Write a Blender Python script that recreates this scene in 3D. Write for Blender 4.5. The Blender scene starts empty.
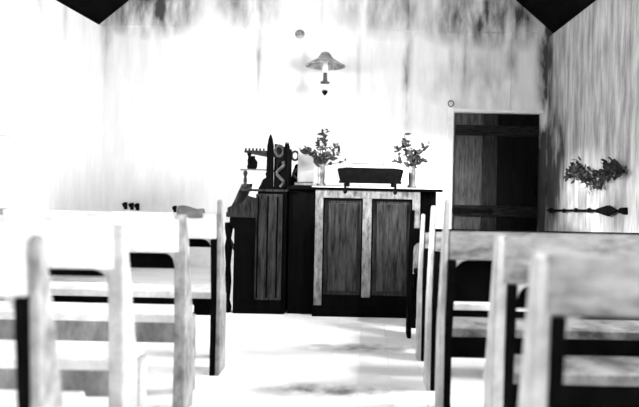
import bpy, bmesh, math, random
from mathutils import Vector, Matrix
R = math.radians
S = bpy.context.scene
C = bpy.context.collection

# ---------------------------------------------------------------- camera
cam = bpy.data.cameras.new('camera')
cam.sensor_fit = 'HORIZONTAL'; cam.sensor_width = 36
cam.lens = 560/639*36
cam.shift_x = -(368-319.5)/639
cam.shift_y = -(203.5-178)/639
cam.clip_start = 0.05
cam.dof.use_dof = True; cam.dof.focus_distance = 4.7; cam.dof.aperture_fstop = 1.3
co = bpy.data.objects.new('camera', cam); C.objects.link(co)
co.matrix_world = Matrix.Translation((0, 0, 1.15)) @ Matrix.Rotation(R(90), 4, 'X') @ Matrix.Rotation(R(1.2), 4, 'Z')
S.camera = co

# ---------------------------------------------------------------- world, sun, left daylight, added fills, exposure
w = bpy.data.worlds.new('sky'); S.world = w; w.use_nodes = True
nt = w.node_tree; bg = nt.nodes['Background']
bg.inputs[0].default_value = (1, 1, 1, 1); bg.inputs[1].default_value = 0.8
sun = bpy.data.lights.new('sun', 'SUN'); sun.energy = 10.0; sun.angle = R(8)
so = bpy.data.objects.new('sun', sun); C.objects.link(so)
so.rotation_euler = Vector((0.88, 0.47, -0.212)).to_track_quat('-Z', 'Y').to_euler()
S.view_settings.view_transform = 'Standard'; S.view_settings.look = 'None'
S.view_settings.gamma = 1; S.view_settings.use_curve_mapping = False
S.view_settings.exposure = 1.32

def area(name, loc, direction, sx, sy, power):
    l = bpy.data.lights.new(name, 'AREA'); l.shape = 'RECTANGLE'; l.size = sx; l.size_y = sy; l.energy = power
    o = bpy.data.objects.new(name, l); C.objects.link(o)
    o.location = loc; o.rotation_euler = Vector(direction).to_track_quat('-Z', 'Y').to_euler()
    return o

LX, RX, BY, FY = -3.33, 2.22, 7.0, -1.6     # side walls, back wall, wall behind the camera
WH = 2.955
PITCH = 0.875
MX = (LX+RX)/2
RZ = WH + (RX-MX)*PITCH
WL = [(0.7, 1.6), (2.3, 3.3), (4.4, 5.15)]   # unseen left-wall openings (Y from, to), placed to aim sun at pulpit and door
WR = [(0.3, 1.2), (2.6, 3.5)]               # unseen right-wall openings, carrying the added fill
WZ0, WZ1 = 1.5, 2.5
for (a, b), p in zip(WL, (40, 50, 50)):
    area('daylight_left', (LX-0.12, (a+b)/2, (WZ0+WZ1)/2), (1, 0, -.15), 0.9, 1.2, p)
for a, b in WR:
    area('fill_right', (RX+0.12, (a+b)/2, (WZ0+WZ1)/2), (-1, 0, -.15), 0.85, 1.1, 170)  # added lamps brightening the left wall and pews from the right

FW = (-2.3, -1.1)   # opening added behind the camera for a frontal fill lamp
area('fill_front', ((FW[0]+FW[1])/2, FY-0.1, (WZ0+WZ1)/2), (0.1, 1, -.12), 1.1, 1.0, 25)  # added fill lamp lighting the pew rails from the front

# ---------------------------------------------------------------- materials
def mat(name, c1, c2=None, scale=6, rough=0.6, stretch=(1, 1, 1), bump=0.0, lo=0.35, hi=0.65, spec=0.3, extra=None):
    m = bpy.data.materials.new(name); m.use_nodes = True
    n = m.node_tree.nodes; l = m.node_tree.links
    b = n['Principled BSDF']; b.inputs['Roughness'].default_value = rough
    b.inputs['Specular IOR Level'].default_value = spec
    if c2 is None: c2 = c1
    tc = n.new('ShaderNodeTexCoord'); mp = n.new('ShaderNodeMapping'); mp.inputs['Scale'].default_value = stretch
    l.new(tc.outputs['Object'], mp.inputs['Vector'])
    nz = n.new('ShaderNodeTexNoise'); nz.inputs['Scale'].default_value = scale; nz.inputs['Detail'].default_value = 6
    nz.inputs['Roughness'].default_value = 0.65
    l.new(mp.outputs[0], nz.inputs['Vector'])
    r = n.new('ShaderNodeValToRGB'); r.color_ramp.elements[0].position = lo; r.color_ramp.elements[1].position = hi
    r.color_ramp.elements[0].color = (c1, c1, c1, 1); r.color_ramp.elements[1].color = (c2, c2, c2, 1)
    l.new(nz.outputs['Fac'], r.inputs[0])
    out = r.outputs[0]
    if extra: out = extra(n, l, tc, out)
    l.new(out, b.inputs['Base Color'])
    if bump:
        bp = n.new('ShaderNodeBump'); bp.inputs['Strength'].default_value = bump; bp.inputs['Distance'].default_value = 0.01
        l.new(nz.outputs['Fac'], bp.inputs['Height']); l.new(bp.outputs[0], b.inputs['Normal'])
    return m

def math_n(n, l, op, a, b=None, c=None, clamp=False):
    m = n.new('ShaderNodeMath'); m.operation = op; m.use_clamp = clamp
    for i, v in enumerate((a, b, c)):
        if v is None: continue
        if isinstance(v, (int, float)): m.inputs[i].default_value = v
        else: l.new(v, m.inputs[i])
    return m.outputs[0]

def seams_and_shade(axis, lines, dark, patches=(), vert=2):
    """grimy vertical joints and painted-shade strips at given coordinates (pos, half width, strength, z_low) and soot and painted-shade patches (h, z, rh, rz, strength)"""
    def f(n, l, tc, col):
        sx = n.new('ShaderNodeSeparateXYZ'); l.new(tc.outputs['Object'], sx.inputs[0])
        h = sx.outputs[axis]; z = sx.outputs[vert]
        mp = n.new('ShaderNodeMapping'); mp.inputs['Scale'].default_value = (5, 5, 1.6); l.new(tc.outputs['Object'], mp.inputs[0])
        nz = n.new('ShaderNodeTexNoise'); nz.inputs['Scale'].default_value = 1.5; nz.inputs['Detail'].default_value = 7
        l.new(mp.outputs[0], nz.inputs['Vector'])
        nf = math_n(n, l, 'MULTIPLY_ADD', nz.outputs['Fac'], 2.6, -0.8, True)
        tot = None
        for p, hw, st, z0 in lines:
            d = math_n(n, l, 'ABSOLUTE', math_n(n, l, 'SUBTRACT', h, p))
            v = math_n(n, l, 'SUBTRACT', 1.0, math_n(n, l, 'DIVIDE', d, hw), None, True)
            zz = math_n(n, l, 'MULTIPLY_ADD', z, 1.4, -1.4*z0, True)
            v = math_n(n, l, 'MULTIPLY', math_n(n, l, 'MULTIPLY', v, st), zz)
            tot = v if tot is None else math_n(n, l, 'MAXIMUM', tot, v)
        for ph, pz, rh, rz, st in patches:
            a = math_n(n, l, 'DIVIDE', math_n(n, l, 'SUBTRACT', h, ph), rh)
            b = math_n(n, l, 'DIVIDE', math_n(n, l, 'SUBTRACT', z, pz), rz)
            q = math_n(n, l, 'ADD', math_n(n, l, 'POWER', math_n(n, l, 'ABSOLUTE', a), 2), math_n(n, l, 'POWER', math_n(n, l, 'ABSOLUTE', b), 2))
            v = math_n(n, l, 'MULTIPLY', math_n(n, l, 'SUBTRACT', 1.0, q, None, True), st)
            tot = v if tot is None else math_n(n, l, 'MAXIMUM', tot, v)
        fac = math_n(n, l, 'MULTIPLY', tot, nf, None, True)
        mx = n.new('ShaderNodeMix'); mx.data_type = 'RGBA'
        l.new(fac, mx.inputs['Factor']); l.new(col, mx.inputs['A']); mx.inputs['B'].default_value = (dark, dark, dark, 1)
        return mx.outputs['Result']
    return f

M = {}
M['back'] = mat('back_wall_boards', 0.74, 0.85, 3, 0.7, (3, 1, .5), 0.05,
    extra=seams_and_shade(0, [(-3.3, .10, .7, 2.2), (-1.40, .07, .8, 1.9), (-0.62, .04, .25, .5), (-0.15, .05, .45, 1.9), (.46, .09, .9, 1.5), (1.02, .06, .45, .6),
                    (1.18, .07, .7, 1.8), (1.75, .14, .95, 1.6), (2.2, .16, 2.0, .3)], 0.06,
                [(-2.8, 3.3, .8, .5, 1.5), (-1.55, 3.3, .5, .38, .9), (0.2, 3.35, .8, .5, .8), (1.5, 3.2, 1.1, .5, 1.3), (1.4, 2.4, .5, .5, .6), (2.24, 1.2, .2, 1.5, 3.0), (.9, 2.35, .4, .3, .35)]))  # strip and patch right of the door paint the corner's shade
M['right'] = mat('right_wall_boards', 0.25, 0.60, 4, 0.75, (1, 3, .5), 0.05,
    extra=seams_and_shade(1, [(6.92, .2, 1.6, .4), (6.45, .1, .7, .6), (6.0, .12, .6, .8), (5.6, .08, .55, .2), (5.2, .08, .5, .2), (4.8, .06, .5, .2)], 0.05,
                [(6.8, 1.3, .6, .9, 2.4), (6.6, 2.1, .5, .7, .6), (5.4, .9, 1.3, .22, .6)]))  # strip and patch near the back corner paint its shade on the boards
M['left'] = mat('left_wall_boards', 0.82, 0.9, 4, 0.75, (1, 3, .5), 0.05,
    extra=seams_and_shade(1, [(6.95, .12, .8, 2.3), (6.5, .07, .5, 2.5), (6.1, .07, .6, 2.4), (5.6, .1, .7, 2.2)], 0.12))
M['plain'] = mat('plain_wall_boards', 0.45, 0.6, 4, 0.75, (3, 1, .5))
M['roof'] = mat('dark_roof_boards', 0.002, 0.005, 8, 0.9, (1, .3, 1), spec=0.02)
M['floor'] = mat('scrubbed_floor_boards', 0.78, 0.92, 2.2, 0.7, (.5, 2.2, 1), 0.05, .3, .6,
    extra=seams_and_shade(0, [(50, .01, 0, 0)], 0.16, [(-.02, 3.78, .5, .13, 1.1), (-.15, 3.02, .5, .13, 1.3), (.25, 2.8, .25, .1, .5)], vert=1))  # patches paint soft pew-shadow bands across the aisle
M['white'] = mat('white_paint', 0.75, 0.85, 8, 0.6)
M['pew'] = mat('worn_pale_pew_wood', 0.22, 0.42, 9, 0.6, (1, 1, 1), 0.15, .3, .65)
M['pew_lit'] = mat('bright_lit_pew_wood', 0.45, 0.75, 7, 0.6, (1, 1, 1), 0.1)  # pew wood brightened: light on left pews and one right seat painted in
M['pew_dim'] = mat('dimmed_mottled_pew_wood', 0.07, 0.24, 7, 0.65, (1, 1, 2.5), 0.15, .35, .6)  # mottled pew wood darkened so the right-hand rails look less lit
M['pew_end'] = mat('worn_grey_pew_end_wood', 0.08, 0.30, 12, 0.65, (1, 1, .6), 0.15, .35, .62)
M['pew_dark'] = mat('dark_pew_wood', 0.001, 0.003, 12, 0.7, (1, 1, .5), 0.1, spec=.015)
M['pew_grey'] = mat('grey_pew_apron_wood', 0.09, 0.26, 12, 0.6, (1, 1, .5), 0.1)
M['pew_seat_dim'] = mat('dimmed_grey_seat_wood', 0.03, 0.17, 8, 0.65, (1, 1, 1), 0.15, .38, .6)  # pew wood darkened further so the right-hand seats look less lit
M['dark'] = mat('dark_varnished_wood', 0.001, 0.0025, 10, 0.7, (3, 3, .5), 0.1, spec=0.015)
M['mid'] = mat('rubbed_brown_wood', 0.0015, 0.034, 10, 0.5, (4, 4, .5), 0.15, spec=0.1)
M['frame'] = mat('lighter_pulpit_framing', 0.05, 0.20, 10, 0.5, (3, 3, 1), 0.1, spec=.1)
M['top'] = mat('polished_desk_top', 0.45, 0.65, 8, 0.35, (1, 4, 1))
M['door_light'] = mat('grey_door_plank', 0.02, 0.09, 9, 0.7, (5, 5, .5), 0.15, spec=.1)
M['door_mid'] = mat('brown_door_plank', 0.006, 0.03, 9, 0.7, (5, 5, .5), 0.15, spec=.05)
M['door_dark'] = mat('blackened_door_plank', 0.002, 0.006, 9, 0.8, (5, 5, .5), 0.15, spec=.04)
M['door_ledge'] = mat('dark_door_ledge', 0.003, 0.018, 9, 0.7, (1, 5, 5), 0.15, spec=.04)
M['iron'] = mat('black_iron', 0.002, 0.005, 20, 0.6, spec=0.03)
M['leaf'] = mat('dark_leaves', 0.008, 0.05, 20, 0.7)
M['petal'] = mat('pale_petals', 0.55, 0.8, 20, 0.7)
M['petal2'] = mat('mid_petals', 0.15, 0.3, 20, 0.7)
M['glassy'] = mat('grey_glazed_pottery', 0.05, 0.16, 14, 0.35, spec=0.5)
M['paper'] = mat('page_paper', 0.75, 0.85, 20, 0.8)
M['edge'] = mat('page_edges', 0.4, 0.7, 60, 0.8, (1, 1, 8))
M['cover'] = mat('black_book_cover', 0.001, 0.004, 20, 0.7, spec=.02)
M['tin'] = mat('tarnished_tin', 0.05, 0.14, 12, 0.55)
M['carved'] = mat('carved_walnut', 0.01, 0.06, 14, 0.5, spec=.2)
M['tin_pale'] = mat('dull_zinc', 0.16, 0.5, 9, 0.6, lo=.4, hi=.6)
M['milk'] = mat('milk_glass', 0.85, 0.9, 10, 0.3)
M['ivory'] = mat('ivory_keys', 0.7, 0.8, 10, 0.3)
M['ground'] = mat('dry_grass', 0.2, 0.35, 3, 0.9)
g = bpy.data.materials.new('window_glass'); g.use_nodes = True
n = g.node_tree.nodes; l = g.node_tree.links; n.clear()
o_ = n.new('ShaderNodeOutputMaterial'); t_ = n.new('ShaderNodeBsdfTransparent'); gl = n.new('ShaderNodeBsdfGlossy'); mx = n.new('ShaderNodeMixShader')
gl.inputs['Roughness'].default_value = 0.02; mx.inputs[0].default_value = 0.06
l.new(t_.outputs[0], mx.inputs[1]); l.new(gl.outputs[0], mx.inputs[2]); l.new(mx.outputs[0], o_.inputs[0]); M['glass'] = g

# ---------------------------------------------------------------- mesh helpers
def box(bm, x0, x1, y0, y1, z0, z1, bev=0.0):
    r = bmesh.ops.create_cube(bm, size=1)
    vs = r['verts']
    for v in vs:
        v.co = Vector(((x0+x1)/2+v.co.x*(x1-x0), (y0+y1)/2+v.co.y*(y1-y0), (z0+z1)/2+v.co.z*(z1-z0)))
    if bev:
        es = list({e for v in vs for e in v.link_edges})
        bmesh.ops.bevel(bm, geom=es, offset=bev, segments=2, affect='EDGES', profile=0.6)

def prism(bm, pts, axis, a0, a1, bev=0.0):
    """polygon pts extruded along axis (0: pts are (y,z); 1: pts are (x,z); 2: pts are (x,y))"""
    def P(p, a):
        return (a, p[0], p[1]) if axis == 0 else ((p[0], a, p[1]) if axis == 1 else (p[0], p[1], a))
    lo = [bm.verts.new(P(p, a0)) for p in pts]; hi = [bm.verts.new(P(p, a1)) for p in pts]
    k = len(pts); fs = [bm.faces.new(lo[::-1]), bm.faces.new(hi)]
    for i in range(k): fs.append(bm.faces.new((lo[i], lo[(i+1) % k], hi[(i+1) % k], hi[i])))
    bmesh.ops.recalc_face_normals(bm, faces=fs)
    if bev:
        bmesh.ops.bevel(bm, geom=list({e for f in fs for e in f.edges}), offset=bev, segments=2, affect='EDGES')

def lathe(bm, prof, cx=0, cy=0, cz=0, seg=24, cap=True):
    rings = []
    for r, z in prof:
        rings.append([bm.verts.new((cx+r*math.cos(2*math.pi*i/seg), cy+r*math.sin(2*math.pi*i/seg), cz+z)) for i in range(seg)])
    fs = []
    for a, b in zip(rings, rings[1:]):
        for i in range(seg):
            fs.append(bm.faces.new((a[i], a[(i+1) % seg], b[(i+1) % seg], b[i])))
    if cap:
        fs.append(bm.faces.new(rings[0][::-1])); fs.append(bm.faces.new(rings[-1]))
    bmesh.ops.recalc_face_normals(bm, faces=fs)
    for f in fs: f.smooth = True

def tube(bm, pts, r, seg=8):
    pts = [Vector(p) for p in pts]; rings = []
    for i, p in enumerate(pts):
        d = (pts[min(i+1, len(pts)-1)] - pts[max(i-1, 0)]).normalized()
        u = d.cross(Vector((0, 0, 1)));  u = u if u.length > .05 else d.cross(Vector((0, 1, 0)))
        u.normalize(); v = d.cross(u)
        rr = r[i] if isinstance(r, (list, tuple)) else r
        rings.append([bm.verts.new(p + u*rr*math.cos(2*math.pi*k/seg) + v*rr*math.sin(2*math.pi*k/seg)) for k in range(seg)])
    fs = []
    for a, b in zip(rings, rings[1:]):
        for i in range(seg): fs.append(bm.faces.new((a[i], a[(i+1) % seg], b[(i+1) % seg], b[i])))
    fs.append(bm.faces.new(rings[0][::-1])); fs.append(bm.faces.new(rings[-1]))
    bmesh.ops.recalc_face_normals(bm, faces=fs)
    for f in fs: f.smooth = True

def ball(bm, c, rx, ry=None, rz=None, seg=12):
    ry = ry or rx; rz = rz or rx
    r = bmesh.ops.create_uvsphere(bm, u_segments=seg, v_segments=max(6, seg*2//3), radius=1)
    for v in r['verts']: v.co = Vector((c[0]+v.co.x*rx, c[1]+v.co.y*ry, c[2]+v.co.z*rz))
    for v in r['verts']:
        for f in v.link_faces: f.smooth = True

def obj(name, bm, m, parent=None, local=True):
    me = bpy.data.meshes.new(name); bm.to_mesh(me); bm.free(); me.materials.append(M[m])
    o = bpy.data.objects.new(name, me); C.objects.link(o)
    if parent: o.parent = parent
    return o
def NB(): return bmesh.new()
def tag(o, label, cat, group=None):
    o['label'] = label; o['category'] = cat
    if group: o['group'] = group
    return o
def thing(name, label, cat, loc=(0, 0, 0), rz=0, group=None):
    o = bpy.data.objects.new(name, None); C.objects.link(o); o.location = loc; o.rotation_euler = (0, 0, rz)
    o.empty_display_size = 0.1
    return tag(o, label, cat, group)
def struct(name, bm, m):
    o = obj(name, bm, m); o['kind'] = 'structure'; return o
def bx(name, m, parent, *a, bev=0.0):
    b = NB(); box(b, *a, bev=bev); return obj(name, b, m, parent)

# ---------------------------------------------------------------- the room
T = 0.12
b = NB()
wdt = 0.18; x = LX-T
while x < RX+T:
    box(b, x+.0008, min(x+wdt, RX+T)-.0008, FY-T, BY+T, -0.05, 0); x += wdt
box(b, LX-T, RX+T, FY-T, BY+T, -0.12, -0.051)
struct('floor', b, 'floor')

# back wall with gable, vertical boards with narrow gaps covered by battens
b = NB()
prism(b, [(LX-T, -.1), (RX+T, -.1), (RX+T, WH), (MX, RZ+.02), (LX-T, WH)], 1, BY, BY+T)
struct('wall_back', b, 'back')
b = NB()
box(b, LX-T, FW[0], FY-T, FY, -.1, WH); box(b, FW[1], RX+T, FY-T, FY, -.1, WH)
box(b, FW[0], FW[1], FY-T, FY, -.1, WZ0); box(b, FW[0], FW[1], FY-T, FY, WZ1, WH)
prism(b, [(LX-T, WH), (RX+T, WH), (MX, RZ+.02)], 1, FY-T, FY)
struct('wall_front', b, 'plain')
def side_wall(name, x0, x1, opens, m):
    b = NB(); y = FY
    for a, c in opens:
        box(b, x0, x1, y, a, -.1, WH); box(b, x0, x1, a, c, -.1, WZ0); box(b, x0, x1, a, c, WZ1, WH); y = c
    box(b, x0, x1, y, BY, -.1, WH)
    bmesh.ops.remove_doubles(b, verts=b.verts, dist=1e-5)
    struct(name, b, m)
side_wall('wall_left', LX-T, LX, WL, 'left')
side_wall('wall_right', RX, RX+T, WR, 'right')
# roof: two dark boarded slopes
def roof(name, sgn):
    b = NB()
    xe = RX+T if sgn > 0 else LX-T
    e = (xe-MX); L = abs(e)
    zz = WH - .0
    prism(b, [(xe+sgn*.25, WH-.25*PITCH - (0)), (MX, WH+L*PITCH), (MX, WH+L*PITCH+.12), (xe+sgn*.25, WH-.25*PITCH+.12)], 1, FY-.4, BY+.4)
    return struct(name, b, 'roof')
roof('ceiling', 1); roof('ceiling', -1)
# rafters under the slopes would cut the gable view; only a wall plate moulding at the gable
b = NB(); box(b, LX, RX, BY-.012, BY, WH+.03, WH+.055); struct('trim_1', b, 'back')
for i, X in enumerate((-1.40, -0.15, .46, 1.18, 1.75)):
    b = NB(); box(b, X-.008, X+.008, BY-.008, BY, 0, WH+.03); struct('trim_%d' % (i+2), b, 'back')
for nm, args in (('baseboard_back', (LX, .78, BY-.018, BY, 0, .14)), ('baseboard_left', (LX, LX+.018, FY, BY-.018, 0, .14)),
                 ('baseboard_right', (RX-.018, RX, FY, BY-.018, 0, .14))):
    b = NB(); box(b, *args, bev=.004); struct(nm, b, 'white')

def window(idx, xw, sgn, y0, y1):
    b = NB()
    for (a, c, d, e) in ((y0, y0+.05, WZ0, WZ1), (y1-.05, y1, WZ0, WZ1), (y0+.05, y1-.05, WZ0, WZ0+.05), (y0+.05, y1-.05, WZ1-.05, WZ1),
                         ((y0+y1)/2-.015, (y0+y1)/2+.015, WZ0+.05, WZ1-.05), (y0+.05, y1-.05, (WZ0+WZ1)/2-.02, (WZ0+WZ1)/2+.02)):
        box(b, xw-.025, xw+.025, a, c, d, e)
    o = struct('window_%d' % idx, b, 'white')
    bx('pane', 'glass', o, xw-.003, xw+.003, y0+.05, y1-.05, WZ0+.05, WZ1-.05)
    xi = LX if sgn < 0 else RX
    bx('sill', 'white', o, min(xi, xi-sgn*.06), max(xi, xi-sgn*.06), y0-.05, y1+.05, WZ0-.035, WZ0-.001)
k = 1
for a, c in WL: window(k, LX-.07, -1, a, c); k += 1
for a, c in WR: window(k, RX+.07, 1, a, c); k += 1
b = NB(); xm = (FW[0]+FW[1])/2
for q in ((FW[0], FW[0]+.05, WZ0, WZ1), (FW[1]-.05, FW[1], WZ0, WZ1), (FW[0]+.05, FW[1]-.05, WZ0, WZ0+.05), (FW[0]+.05, FW[1]-.05, WZ1-.05, WZ1), (xm-.015, xm+.015, WZ0+.05, WZ1-.05)):
    box(b, q[0], q[1], FY-.09, FY-.04, q[2], q[3])
o = struct('window_%d' % k, b, 'white'); bx('pane', 'glass', o, FW[0]+.05, FW[1]-.05, FY-.07, FY-.064, WZ0+.05, WZ1-.05)  # frame added around the unseen front fill opening
b = NB(); box(b, -30, 30, -25, 35, -.25, -.2); struct('ground', b, 'ground')

# plank door in the back wall
DX0, DX1, DZ = 1.055, 2.13, 1.995
door = bpy.data.objects.new('door_1', None); C.objects.link(door); door['kind'] = 'structure'; door.location = (DX0, BY-.03, 0)
def dpart(name, m, x0, x1, y0, y1, z0, z1, bev=.003):
    return bx(name, m, door, x0-DX0, x1-DX0, y0-BY+.03, y1-BY+.03, z0, z1, bev=bev)
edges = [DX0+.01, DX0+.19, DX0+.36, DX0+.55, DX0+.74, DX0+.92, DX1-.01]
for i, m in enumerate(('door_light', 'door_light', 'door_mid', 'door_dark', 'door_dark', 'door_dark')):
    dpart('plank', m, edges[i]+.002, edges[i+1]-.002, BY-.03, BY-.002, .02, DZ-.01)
dpart('ledge', 'door_ledge', DX0+.02, DX1-.02, BY-.055, BY-.03, DZ-.29, DZ-.16)
dpart('ledge', 'door_ledge', DX0+.02, DX1-.02, BY-.055, BY-.03, .70, .84)
for z in (.77, ):
    h = NB()
    prism(h, [(0, z-.045), (.16, z-.03), (.42, z-.02), (.46, z-.045), (.52, z), (.46, z+.045), (.42, z+.02), (.16, z+.03), (0, z+.045)], 1, -.035, -.025)
    ball(h, (.05, -.036, z), .012); ball(h, (.25, -.036, z), .012)
    obj('strap_hinge', h, 'iron', door)
lt = NB(); box(lt, .99-.0, 1.03, -.07, -.03, .98, 1.1); tube(lt, [(1.01, -.05, 1.12), (1.01, -.1, 1.10), (1.01, -.1, 1.0), (1.01, -.05, .98)], .01)
obj('latch', lt, 'iron', door)
b = NB(); box(b, DX0-.085, DX0-.008, BY-.05, BY-.001, 0, DZ+.08, bev=.004); struct('trim_7', b, 'white')
b = NB(); box(b, DX0-.008, DX1+.03, BY-.05, BY-.001, DZ, DZ+.035, bev=.004); struct('trim_8', b, 'white')

# iron ring above the door post
b = NB()
tube(b, [(.0+.035*math.cos(t*R(30)), 0, .035*math.sin(t*R(30))) for t in range(13)], .006)
tube(b, [(0, 0, -.035), (0, .03, -.035)], .006)
o = obj('iron_ring', b, 'iron'); o.location = (DX0-.05, BY-.08, DZ+.095); tag(o, 'small iron ring fixed at the top of the white door post', 'ring')

# ---------------------------------------------------------------- pews
def pew(label, side, xa, y, hp, hr, rail, length, low=None, dark=False, group=None, railm='pew', seatm='pew', endm='pew_end', w1_=.022, two=True, apron='pew_dark', seatz=.45, tb=.05, lean=.05):
    """xa aisle-end X, y rear foot depth, hp post height, hr top of the rail board, rail its height"""
    sg = 1 if side == 'r' else -1
    t = thing('pew', label, 'pew', (xa, y, 0), 0, group)
    pm = 'pew_dark' if dark else endm
    def X(a, b2): return (min(sg*a, sg*b2), max(sg*a, sg*b2))
    def yr(z): return -lean*max(0, z-seatz)/(hp-seatz)            # rear edge of the leaning post
    def yf(z): return .15 - .02*min(1, z/seatz) - (.085+lean)*max(0, z-seatz)/(hp-seatz)
    prof = [(0, 0), (.15, 0), (yf(seatz), seatz), (yf(hp)+.0, hp-.02), (yf(hp)-.015, hp), (yr(hp)+.01, hp), (yr(hp), hp-.015), (0, seatz)]
    ends = [0, length-tb]
    if length > 1.9: ends.insert(1, length/2)
    for i, q in enumerate(ends):
        first = (i == 0)
        w1 = w1_ if (two and first) else tb
        x0, x1 = X(q, q+w1)
        b = NB(); prism(b, prof if first else [(p[0]-.003, min(p[1], hr+.004)) for p in prof], 0, x0, x1, bev=.004 if first else 0)
        obj('post', b, pm, t)
        if two and first:
            x0, x1 = X(q+w1+.001, q+w1+.033)
            b = NB(); prism(b, [(p[0]+.004, min(p[1], hr-rail-.004)) for p in prof], 0, x0, x1); obj('post_shade', b, 'pew_dark', t)  # near-black strip stands in for the shaded rear side of the post
        qi = q+.052 if i == 0 else (q-.02 if i == len(ends)-1 else q)
        x0, x1 = X(qi, qi+.035)
        b = NB(); prism(b, [(.28, 0), (.36, 0), (.35, seatz-.042), (.27, seatz-.042)], 0, x0, x1, bev=.004)
        obj('leg', b, pm, t)
        b = NB(); box(b, x0+.002, x1-.002, .168, .27, seatz-.12, seatz-.043); obj('bearer', b, pm, t)
    x0, x1 = X(.0235, length)
    def board(name, z0, z1, m, th=.024, bev=.004):
        b = NB(); prism(b, [(yf(z0)+.002, z0), (yf(z0)+th, z0), (yf(z1)+th, z1), (yf(z1)+.002, z1)], 0, x0, x1, bev=bev)
        obj(name, b, m, t)
    # rail is let in flush with the rear edge of the post
    z0, z1 = hr-rail, hr
    b = NB(); prism(b, [(yr(z0)-.002, z0), (yr(z0)+.024, z0), (yr(z1)+.024, z1), (yr(z1)-.002, z1)], 0, x0, x1, bev=.005)
    obj('rail', b, 'pew_dark' if dark else railm, t)
    if low: board('lower_board', low[0], low[1], 'pew_dark')
    q0, s2 = (w1_+.035 if two else tb), 1
    b = NB(); r_ = .05
    pts = [(0, 0), (r_, 0)] + [(r_-r_*math.sin(a*R(15)), -r_+r_*math.cos(a*R(15))) for a in range(1, 6)] + [(0, -r_)]
    pts = [(sg*(q0+s2*p[0]), z0+p[1]-.001) for p in pts]
    prism(b, pts, 1, yr(z0)+.002, yr(z0)+.022)
    obj('bracket', b, 'pew_dark' if dark else 'pew', t)
    b = NB(); x0, x1 = X(.07, length); box(b, x0, x1, .14, .37, seatz-.041, seatz, bev=.006)
    obj('seat', b, 'pew_dark' if dark else seatm, t)
    b = NB(); x0, x1 = X(.075, length); box(b, x0, x1, .145, .165, seatz-.14, seatz-.042); obj('apron', b, apron, t)

LR = RX-.03
right = [  # y, xa, post height, rail top, rail height, label, lower dark board
    (4.03, .305, .93, .80, .10, 'dark front pew at right, closest to the pulpit', None),
    (3.53, .335, .935, .82, .10, 'narrow-looking pew on the right, directly behind the dark front pew', None),
    (3.04, .340, 1.01, .87, .10, 'right-hand pew third back from the pulpit, nearer than the narrow pew', None),
    (2.50, .335, 1.07, .925, .125, 'right-hand pew whose end lines up under the white door post', (.585, .797)),
    (1.90, .435, .965, .963, .16, 'right-hand pew with curved bracket and dark gap, second nearest the viewer', (.70, .80)),
    (1.30, .385, .985, .983, .14, 'large blurred pew nearest the viewer on the right', None)]
for y, xa, hp, hr, rail, lab, low in right:
    pew(lab, 'r', xa, y, hp, hr, rail, LR-xa, low=low, two=(y < 4), tb=(.03 if y > 4 else .05), dark=(y > 4), group='pews right of the aisle', lean=.03 if y < 2 else .09, railm='pew_dim', seatm={3.04: 'pew_lit'}.get(y, 'pew_seat_dim'), endm='pew', w1_=.04 if y < 2 else .022)
left = [
    (3.20, -.83, 1.01, .93, .145, 'left-hand pew nearest the organ, its dark-edged end post beside it', (.725, .784), 'pew_dark', True),
    (2.64, -.85, .96, .94, .16, 'second left-hand pew behind the organ, with slim pale end post', (.69, .765), 'pew_grey', False),
    (1.95, -.84, .97, .965, .15, 'blurred washed-out left-hand pew, second nearest the viewer', (.775, .81), 'pew_grey', False),
    (1.42, -.82, .99, .985, .15, 'very blurred left-hand pew nearest the viewer, cut by the photo edge', None, 'pew_dark', True)]
for y, xa, hp, hr, rail, lab, low, ap, two in left:
    pew(lab, 'l', xa, y, hp, hr, rail, (xa-LX)-.03, low=low, group='pews left of the aisle', two=two, apron=ap, lean=.03, railm='pew_lit', seatm='pew_lit', endm='pew' if 1.9 < y < 2 else 'pew_end')

# ---------------------------------------------------------------- pulpit desk
PY = 4.63; PZ = 1.075
pul = thing('pulpit', 'broad dark wooden pulpit with two tall front panels and overhanging pale top', 'pulpit', (0, PY, 0))
PX0, PX1 = -.43, .437          # centre bay
def pp(name, m, *a, bev=.0): return bx(name, m, pul, *a, bev=bev)
pp('body', 'dark', PX0+.01, PX1-.01, .045, .55, .0, PZ-.03)
pp('stile', 'frame', PX0, PX0+.065, 0, .045, .0, PZ-.03, bev=.004)
pp('stile', 'frame', PX1-.065, PX1, 0, .045, .0, PZ-.03, bev=.004)
pp('stile', 'frame', -.037, .037, 0, .045, .16, PZ-.095, bev=.004)
pp('rail', 'frame', PX0+.065, PX1-.065, 0, .045, PZ-.095, PZ-.03, bev=.004)
pp('rail', 'dark', PX0+.065, PX1-.065, 0, .045, .0, .16, bev=.004)
for (a, c) in ((PX0+.065, -.037), (.037, PX1-.065)):
    b = NB()
    box(b, a, c, .028, .046, .16, PZ-.095); box(b, a+.045, c-.045, .014, .03, .205, PZ-.14, bev=.008)
    obj('panel', b, 'mid', pul)
    b = NB()
    for q in ((a, a+.012, .16, PZ-.095), (c-.012, c, .16, PZ-.095), (a+.012, c-.012, PZ-.112, PZ-.095), (a+.012, c-.012, .16, .175)):
        box(b, q[0], q[1], .004, .028, q[2], q[3])
    obj('moulding', b, 'dark', pul)
pp('wing', 'dark', -.655, PX0+.01, .06, .5, 0, PZ-.03, bev=.004)
pp('wing', 'dark', PX1-.01, .58, .10, .5, 0, PZ-.03, bev=.004)
b = NB(); box(b, -.66, .62, -.02, .56, PZ-.03, PZ-.008, bev=.006)
obj('cornice', b, 'dark', pul)
b = NB(); box(b, PX0-.03, .60, -.035, .55, PZ-.008, PZ, bev=.003)
obj('desk_top', b, 'top', pul)
b = NB(); box(b, -.645, PX0-.032, .0, .55, PZ-.008, PZ, bev=.003)
obj('side_top', b, 'dark', pul)
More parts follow.
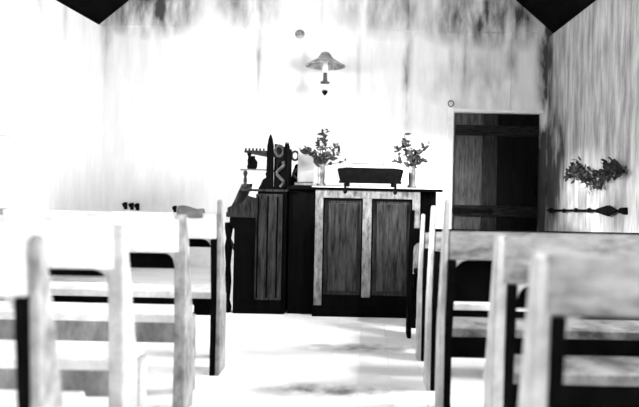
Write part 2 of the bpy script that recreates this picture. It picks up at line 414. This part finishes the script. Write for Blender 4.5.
pp('plinth', 'dark', PX0-.01, PX1+.01, -.012, .0, 0, .09)

# book rest on the pulpit
br = thing('book_rest', 'black sloping book rest standing on the pulpit top', 'book rest', (.02, PY+.03, PZ))
b = NB()
prism(b, [(-.25, .035), (.25, .035), (.275, .135), (.275, .15), (.20, .16), (-.20, .16), (-.275, .15), (-.275, .135)], 1, .0, .035, bev=.004)
obj('front_board', b, 'cover', br)
b = NB(); prism(b, [(.035, .11), (.33, .07), (.33, .05), (.035, .085)], 0, -.25, .25); obj('shelf', b, 'cover', br)
for X in (-.2, .2):
    b = NB(); box(b, X-.02, X+.02, .0, .30, .0, .052, bev=.006); obj('foot', b, 'cover', br)
b = NB(); box(b, -.26, .26, -.018, .0, .03, .05, bev=.004); obj('ledge', b, 'cover', br)
for X in (-.205, .205):      # tassels over the desk edge
    b = NB(); tube(b, [(X, -.03, .035), (X, -.072, .02), (X, -.078, -.02)], .008); ball(b, (X, -.078, -.035), .017, .017, .024); obj('tassel', b, 'cover', br)
bb = thing('large_bible', 'thick closed book lying on the black book rest', 'book', (.0, PY+.205, PZ+.105), 0)
bb.rotation_euler = (R(-7), 0, 0)
bx('page_block', 'edge', bb, -.13, .13, -.09, .09, .007, .075, bev=.003)
bx('cover', 'cover', bb, -.135, .135, -.098, .098, 0, .007)
bx('cover', 'tin', bb, -.135, .135, -.098, .098, .075, .083)

# hymn book on the left of the pulpit
hb = thing('hymn_book', 'small black hymn book lying on the left wing of the pulpit', 'book', (-.545, PY+.12, PZ), .1)
bx('page_block', 'tin', hb, -.075, .075, -.05, .05, .004, .026)
bx('cover', 'cover', hb, -.08, .08, -.055, .055, .026, .03); bx('cover', 'cover', hb, -.08, .08, -.055, .055, 0, .004)
# pale upright card behind it
o = bx('standing_card', 'white', None, -.075, .075, -.006, .006, 0, .36, bev=.002)
o.location = (-.55, PY+.33, PZ); o.rotation_euler = (R(-4), 0, 0); tag(o, 'pale upright board standing between organ and left vase of flowers', 'board')

# vases and bouquets
def leafm(bm, p, d, L, W, rnd):
    d = Vector(d).normalized(); u = d.cross(Vector((rnd.uniform(-1, 1), rnd.uniform(-1, 1), rnd.uniform(-.3, 1)))).normalized(); nn = d.cross(u)
    prof = [(0, .08), (.25, .7), (.5, 1), (.75, .75), (1, .05)]
    rows = []
    for t, wd in prof:
        c = Vector(p) + d*L*t - nn*L*.25*t*t
        rows.append([bm.verts.new(c+u*W*wd*.5), bm.verts.new(c-nn*W*.12*wd), bm.verts.new(c-u*W*wd*.5)])
    for a, c in zip(rows, rows[1:]):
        for k in (0, 1): bm.faces.new((a[k], a[k+1], c[k+1], c[k]))
def bouquet(label, vlabel, loc, sprays, seed):
    rnd = random.Random(seed)
    v = NB(); lathe(v, [(.038, 0), (.042, .01), (.026, .03), (.030, .08), (.033, .13), (.028, .16), (.040, .185), (.036, .185), (.024, .16), (.026, .03)], seg=24)
    vo = obj('flower_vase', v, 'glassy'); vo.location = loc; tag(vo, vlabel, 'vase', 'vases on the pulpit')
    t = thing('bouquet', label, 'flowers', (loc[0], loc[1], loc[2]+.04), 0, 'bouquets in the vases')
    st = NB(); lf = NB(); heads = []
    for (dx, dz, n, sz) in sprays:
        dy = rnd.uniform(-.06, .06)
        tip = Vector((dx, dy, dz)); p1 = Vector((dx*.06, 0, .13)); p2 = Vector((dx*.45, dy*.4, .13+(dz-.13)*.55))
        tube(st, [(0, 0, 0), p1, p2, tip], [.004, .004, .003, .002], 6)
        for k in range(n):
            t_ = rnd.uniform(.35, 1.0); q = p2.lerp(tip, (t_-.35)/.65) if t_ > .35 else p2
            q = p1.lerp(p2, rnd.random()) if rnd.random() < .25 else q
            leafm(lf, q, (rnd.uniform(-1, 1)+dx*2, rnd.uniform(-1, 1), rnd.uniform(-.3, 1)), sz*rnd.uniform(.7, 1.3), sz*.55, rnd)
        heads.append(tip)
    obj('stems', st, 'leaf', t); obj('foliage', lf, 'leaf', t)
    for i, p in enumerate(heads):
        b = NB(); pr = rnd.uniform(.016, .026)
        ball(b, p, pr*.5)
        for k in range(7):
            a = k*2*math.pi/7; leafm(b, p, (math.cos(a), math.sin(a), .5), pr*1.3, pr*.9, rnd)
        obj('blossom', b, ('petal', 'petal2', 'petal2')[i % 3], t)
bouquet('spreading bouquet with a tall central spike, left one on the pulpit', 'slim grey vase on the left of the pulpit, beside the organ',
        (-.40, PY+.15, PZ), [(.02, .42, 34, .05), (-.03, .36, 22, .05), (-.13, .28, 22, .05), (-.17, .27, 14, .05), (.12, .31, 14, .05), (.14, .24, 12, .05), (.05, .30, 16, .05), (-.05, .24, 16, .05), (.0, .20, 24, .05), (.20, .17, 8, .04)], 3)
bouquet('ragged bouquet leaning left with one high stem, right one on the pulpit', 'slim grey vase on the right of the pulpit, towards the door',
        (.375, PY+.15, PZ), [(-.08, .42, 14, .05), (-.07, .33, 22, .05), (-.15, .30, 18, .05), (.12, .33, 12, .05), (.06, .27, 22, .05), (.02, .22, 34, .06), (-.16, .20, 10, .05), (.11, .20, 12, .05), (-.02, .28, 20, .05)], 8)

# ---------------------------------------------------------------- reed organ, seen from its end
OX, OY = -1.165, 4.66
og = thing('reed_organ', 'dark carved reed organ standing end-on beside the pulpit', 'organ', (OX, OY, 0))
# local x: 0 (keyboard front) .. .49 (back); local y: 0 .. 1.05 length
def op(name, m, *a, bev=.003): return bx(name, m, og, *a, bev=bev)
b = NB(); prism(b, [(.06, 0), (.49, 0), (.49, .80), (.02, .80), (.02, .74), (.06, .70)], 1, 0, 1.05, bev=.004); obj('case', b, 'dark', og)
b = NB(); prism(b, [(.24, .12), (.46, .12), (.46, 1.0), (.24, 1.0)], 1, -.018, .0, bev=.004); obj('end_panel', b, 'mid', og)
for a in (.255, .335, .415):
    b = NB(); box(b, a, a+.012, -.024, -.017, .14, .98); obj('batten', b, 'dark', og)
b = NB(); prism(b, [(.0, .80), (.25, .80), (.25, .96), (.16, .98), (.13, .93), (.0, .88)], 1, 0, .04, bev=.004); obj('cheek', b, 'mid', og)
b = NB(); prism(b, [(.0, .80), (.25, .80), (.25, .96), (.16, .98), (.13, .93), (.0, .88)], 1, 1.01, 1.05, bev=.004); obj('cheek', b, 'mid', og)
op('key_slip', 'mid', -.02, .02, .04, 1.01, .80, .84)
kb = NB()
for i in range(36): box(kb, .02, .13, .05+i*.0264, .05+(i+1)*.0264-.002, .842, .858)
obj('keyboard', kb, 'ivory', og)
for i in range(36):
    if i % 7 in (0, 1, 3, 4, 5): bx('sharp', 'cover', og, .06, .13, .068+i*.0264, .082+i*.0264, .858, .872)
op('key_bed', 'dark', .02, .25, .04, 1.01, .80, .842)
b = NB(); box(b, .25, .49, 0, 1.05, .80, 1.02, bev=.004); obj('upper_case', b, 'dark', og)
b = NB(); box(b, .10, .50, -.02, 1.07, 1.02, 1.04, bev=.006); obj('case_top', b, 'mid', og)
for yy in (.02, .97):     # turned legs carrying the key bed
    b = NB(); lathe(b, [(.03, 0), (.035, .05), (.018, .10), (.03, .25), (.02, .40), (.033, .55), (.02, .62), (.034, .70), (.034, .75)], .005, yy+.03, 0, 16); obj('turned_leg', b, 'dark', og)
    b = NB()
    tube(b, [(.03, yy+.03, .72), (-.01, yy+.03, .66), (.02, yy+.03, .60), (.06, yy+.03, .52)], .014); obj('scroll', b, 'mid', og)
# tall back posts with finials
for yy in (0, 1.01):
    b = NB()
    prism(b, [(.315, 1.04), (.375, 1.04), (.37, 1.40), (.36, 1.46), (.345, 1.50), (.33, 1.46), (.32, 1.40)], 1, yy, yy+.04, bev=.003)
    obj('post', b, 'dark', og)
    b = NB()   # fretted back wing with a lobed outline
    prism(b, [(.38, 1.04), (.49, 1.04), (.49, 1.38), (.475, 1.44), (.46, 1.38), (.455, 1.28), (.425, 1.27), (.40, 1.19), (.385, 1.13)], 1, yy, yy+.04, bev=.003)
    obj('fretted_wing', b, 'dark', og)
    b = NB(); tube(b, [(.42+.035*math.cos(a*R(30)), yy+.02, 1.36+.045*math.sin(a*R(30))) for a in range(13)], .012); obj('ring_ornament', b, 'carved', og)
    b = NB(); tube(b, [(.435+.028*math.sin(a*.3), yy-.004, 1.06+a*.0073) for a in range(30)], .013); obj('scroll_ornament', b, 'carved', og)
    b = NB(); prism(b, [(.25, 1.04), (.32, 1.04), (.32, 1.14), (.29, 1.12), (.27, 1.07)], 1, yy, yy+.035); obj('scroll_bracket', b, 'dark', og)
    for z, xx in ((1.19, .12), (1.34, .15)):
        for xs in ((xx+.02),):
            b = NB(); lathe(b, [(.012, 0), (.02, .02), (.011, .04), (.016, .07), (.010, .10), (.02, .13), (.012, .149)], xs, yy+.02, z-.15 if z < 1.3 else z-.136, 12)
            obj('spindle', b, 'dark' if z > 1.3 else 'mid', og)
b = NB(); box(b, .375, .39, 0.04, 1.01, 1.04, 1.42); obj('back_screen', b, 'dark', og)
b = NB(); box(b, .10, .32, 0, 1.05, 1.19, 1.205, bev=.004); obj('shelf', b, 'tin', og)
b = NB(); box(b, .13, .33, 0, 1.05, 1.34, 1.36, bev=.004)
for i in range(6): box(b, .135+i*.03, .15+i*.03, 0, .01, 1.36, 1.378)
obj('shelf', b, 'mid', og)
b = NB(); prism(b, [(.20, 1.04), (.26, 1.04), (.25, 1.12), (.30, 1.17), (.32, 1.19), (.16, 1.19), (.18, 1.17), (.215, 1.12)], 1, .0, .03, bev=.003); obj('carved_bracket', b, 'milk', og)
# sheet music leaning on the organ front
o = NB(); prism(o, [(0, 0), (.012, 0), (.10, .20), (.088, .20)], 1, 0, .50)
sm = obj('sheet_music', o, 'paper'); sm.location = (OX-.02, OY+.15, .873); tag(sm, 'white sheet music propped above the organ keys', 'sheet music')
# little objects on the organ's shelves
jar = NB(); lathe(jar, [(.03, 0), (.04, .02), (.042, .06), (.02, .09), (.022, .11)], seg=16)
jo = obj('jar', jar, 'cover'); jo.location = (OX+.19, OY+.06, 1.205); tag(jo, 'small dark jar on the lower organ shelf', 'jar')

# ---------------------------------------------------------------- hanging lamp over the back of the room
LY = 6.6; LXX = -.53
lp = thing('hanging_lamp', 'hanging oil lamp with dark-rimmed peaked shade before the back wall', 'lamp', (LXX, LY, 2.12))
b = NB(); lathe(b, [(.235, .335), (.24, .345), (.16, .385), (.09, .43), (.05, .49), (.03, .50), (.028, .495), (.045, .485), (.085, .425), (.155, .379), (.232, .337)], seg=32, cap=False)
obj('shade', b, 'tin_pale', lp)
b = NB(); lathe(b, [(.022, .26), (.035, .30), (.028, .36), (.02, .44), (.02, .48)], seg=20); obj('chimney', b, 'milk', lp)
b = NB(); lathe(b, [(.02, .125), (.055, .135), (.055, .15), (.025, .165), (.022, .26)], seg=20); obj('burner', b, 'tin', lp)
b = NB(); lathe(b, [(.012, .05), (.06, .065), (.075, .09), (.05, .12), (.02, .126)], seg=20); obj('oil_font', b, 'milk', lp)
b = NB(); lathe(b, [(.004, -.01), (.03, .02), (.036, .04), (.012, .055)], seg=16); obj('drop_finial', b, 'iron', lp)
b = NB()
for s_ in (-1, 1): tube(b, [(s_*.07, 0, .09), (s_*.10, 0, .2), (s_*.09, 0, .4), (0, 0, .52)], .003, 6)
obj('harp', b, 'milk', lp)
zr = WH + (RX+T-MX)*PITCH - abs(LXX-MX)*PITCH
b = NB(); tube(b, [(0, 0, .51), (0, 0, zr-2.12)], .0025, 6); obj('wire', b, 'milk', lp)

# dark knob on the wall
b = NB(); lathe(b, [(.06, 0), (.055, .012), (.02, .02), (.018, .05), (.03, .06), (.02, .075)], seg=20)
o = obj('wall_hook', b, 'tin_pale'); o.location = (-.89, BY, 2.93); o.rotation_euler = (R(90), 0, 0); tag(o, 'small dark round hook high on the back wall, left of the lamp', 'hook')

# ---------------------------------------------------------------- right wall: dry garland and iron bracket
rnd = random.Random(5)
gt = thing('garland', 'dark dried leaf garland looped on the right wall', 'garland', (RX-.03, 5.4, 1.22))
b = NB(); path = []
for i in range(25):
    a = i/24; path.append((0.0, .62-1.24*a, .06*math.sin(a*9)+.0))
tube(b, path, .008, 6); obj('cord', b, 'iron', gt)
b = NB()
for i in range(420):
    a = rnd.random(); p = path[min(24, int(a*25))]
    if .42 < a < .58 and rnd.random() < .8: continue
    ww = .09*(math.sin(a*math.pi)**.5)
    leafm(b, (-abs(rnd.gauss(0, .02))-.005, p[1]+rnd.gauss(0, .05), p[2]+rnd.gauss(0, ww*.6)), (rnd.uniform(-1, -.1), rnd.uniform(-1, 1), rnd.uniform(-1, 1)), .06, .03, rnd)
obj('foliage', b, 'leaf', gt)
ib = thing('iron_bar', 'long black iron bar with arrow-shaped tip on the right wall, below the garland', 'iron bar', (RX-.03, 5.5, .875)); ib.rotation_euler = (-.055, 0, 0)
b = NB(); box(b, -.012, .0, -.75, 1.3, -.012, .012)
for yy in (1.1, .7, .35, 0, -.7): ball(b, (-.012, yy, rnd.uniform(-.01, .01)), .02, .05, .025)
obj('bar', b, 'iron', ib)
b = NB(); prism(b, [(-.62, 0), (-.45, .05), (-.22, .02), (-.16, 0), (-.22, -.02), (-.45, -.05)], 0, -.024, -.004); obj('arrow_tip', b, 'iron', ib)
for yy in (-.73, 1.2):
    b = NB(); box(b, 0, .03, yy, yy+.05, -.03, .03); obj('bracket', b, 'iron', ib)

# ---------------------------------------------------------------- small things behind the left pews
for x, z, lab in ((-3.02, .74, 'first black peg from the left corner, low on the back wall'), (-2.94, .735, 'middle black peg of three, low on the back wall'),
                  (-2.87, .73, 'third black peg from the left corner, low on the back wall'), (-2.40, .71, 'lone black peg low on the back wall, right of three others')):
    b = NB(); tube(b, [(0, 0, 0), (0, -.05, 0), (0, -.07, .03)], [.014, .016, .02]); box(b, -.022, .022, -.008, 0, -.045, .045, bev=.004)
    o = obj('wall_peg', b, 'iron'); o.location = (x, BY, z); tag(o, lab, 'peg', 'pegs on the back wall')
b = NB(); rnd = random.Random(2)
N = 12; rows = []
for i in range(N+1):
    xx = -.075+.15*i/N; row = []
    for (yy, zz) in ((-.008, -.03), (-.010, -.005), (-.006, .008), (.011, .04+.014*math.sin(i*.45+.4)), (.03, .010), (.036, -.01), (.038, -.05-.02*math.sin(i*.7))):
        row.append(b.verts.new((xx, yy+rnd.uniform(-.002, .002), zz)))
    rows.append(row)
for p, q in zip(rows, rows[1:]):
    for k2 in range(6): b.faces.new((p[k2], p[k2+1], q[k2+1], q[k2]))
for f in b.faces: f.smooth = True
o = obj('cloth', b, 'tin'); o.location = (-1.0, 3.160, .935); m_ = o.modifiers.new('thickness', 'SOLIDIFY'); m_.thickness = .004; m_.offset = 1; m_ = o.modifiers.new('soften', 'SUBSURF'); m_.levels = m_.render_levels = 2
tag(o, 'small dark cloth over the rail of the left-hand pew nearest the organ', 'cloth')
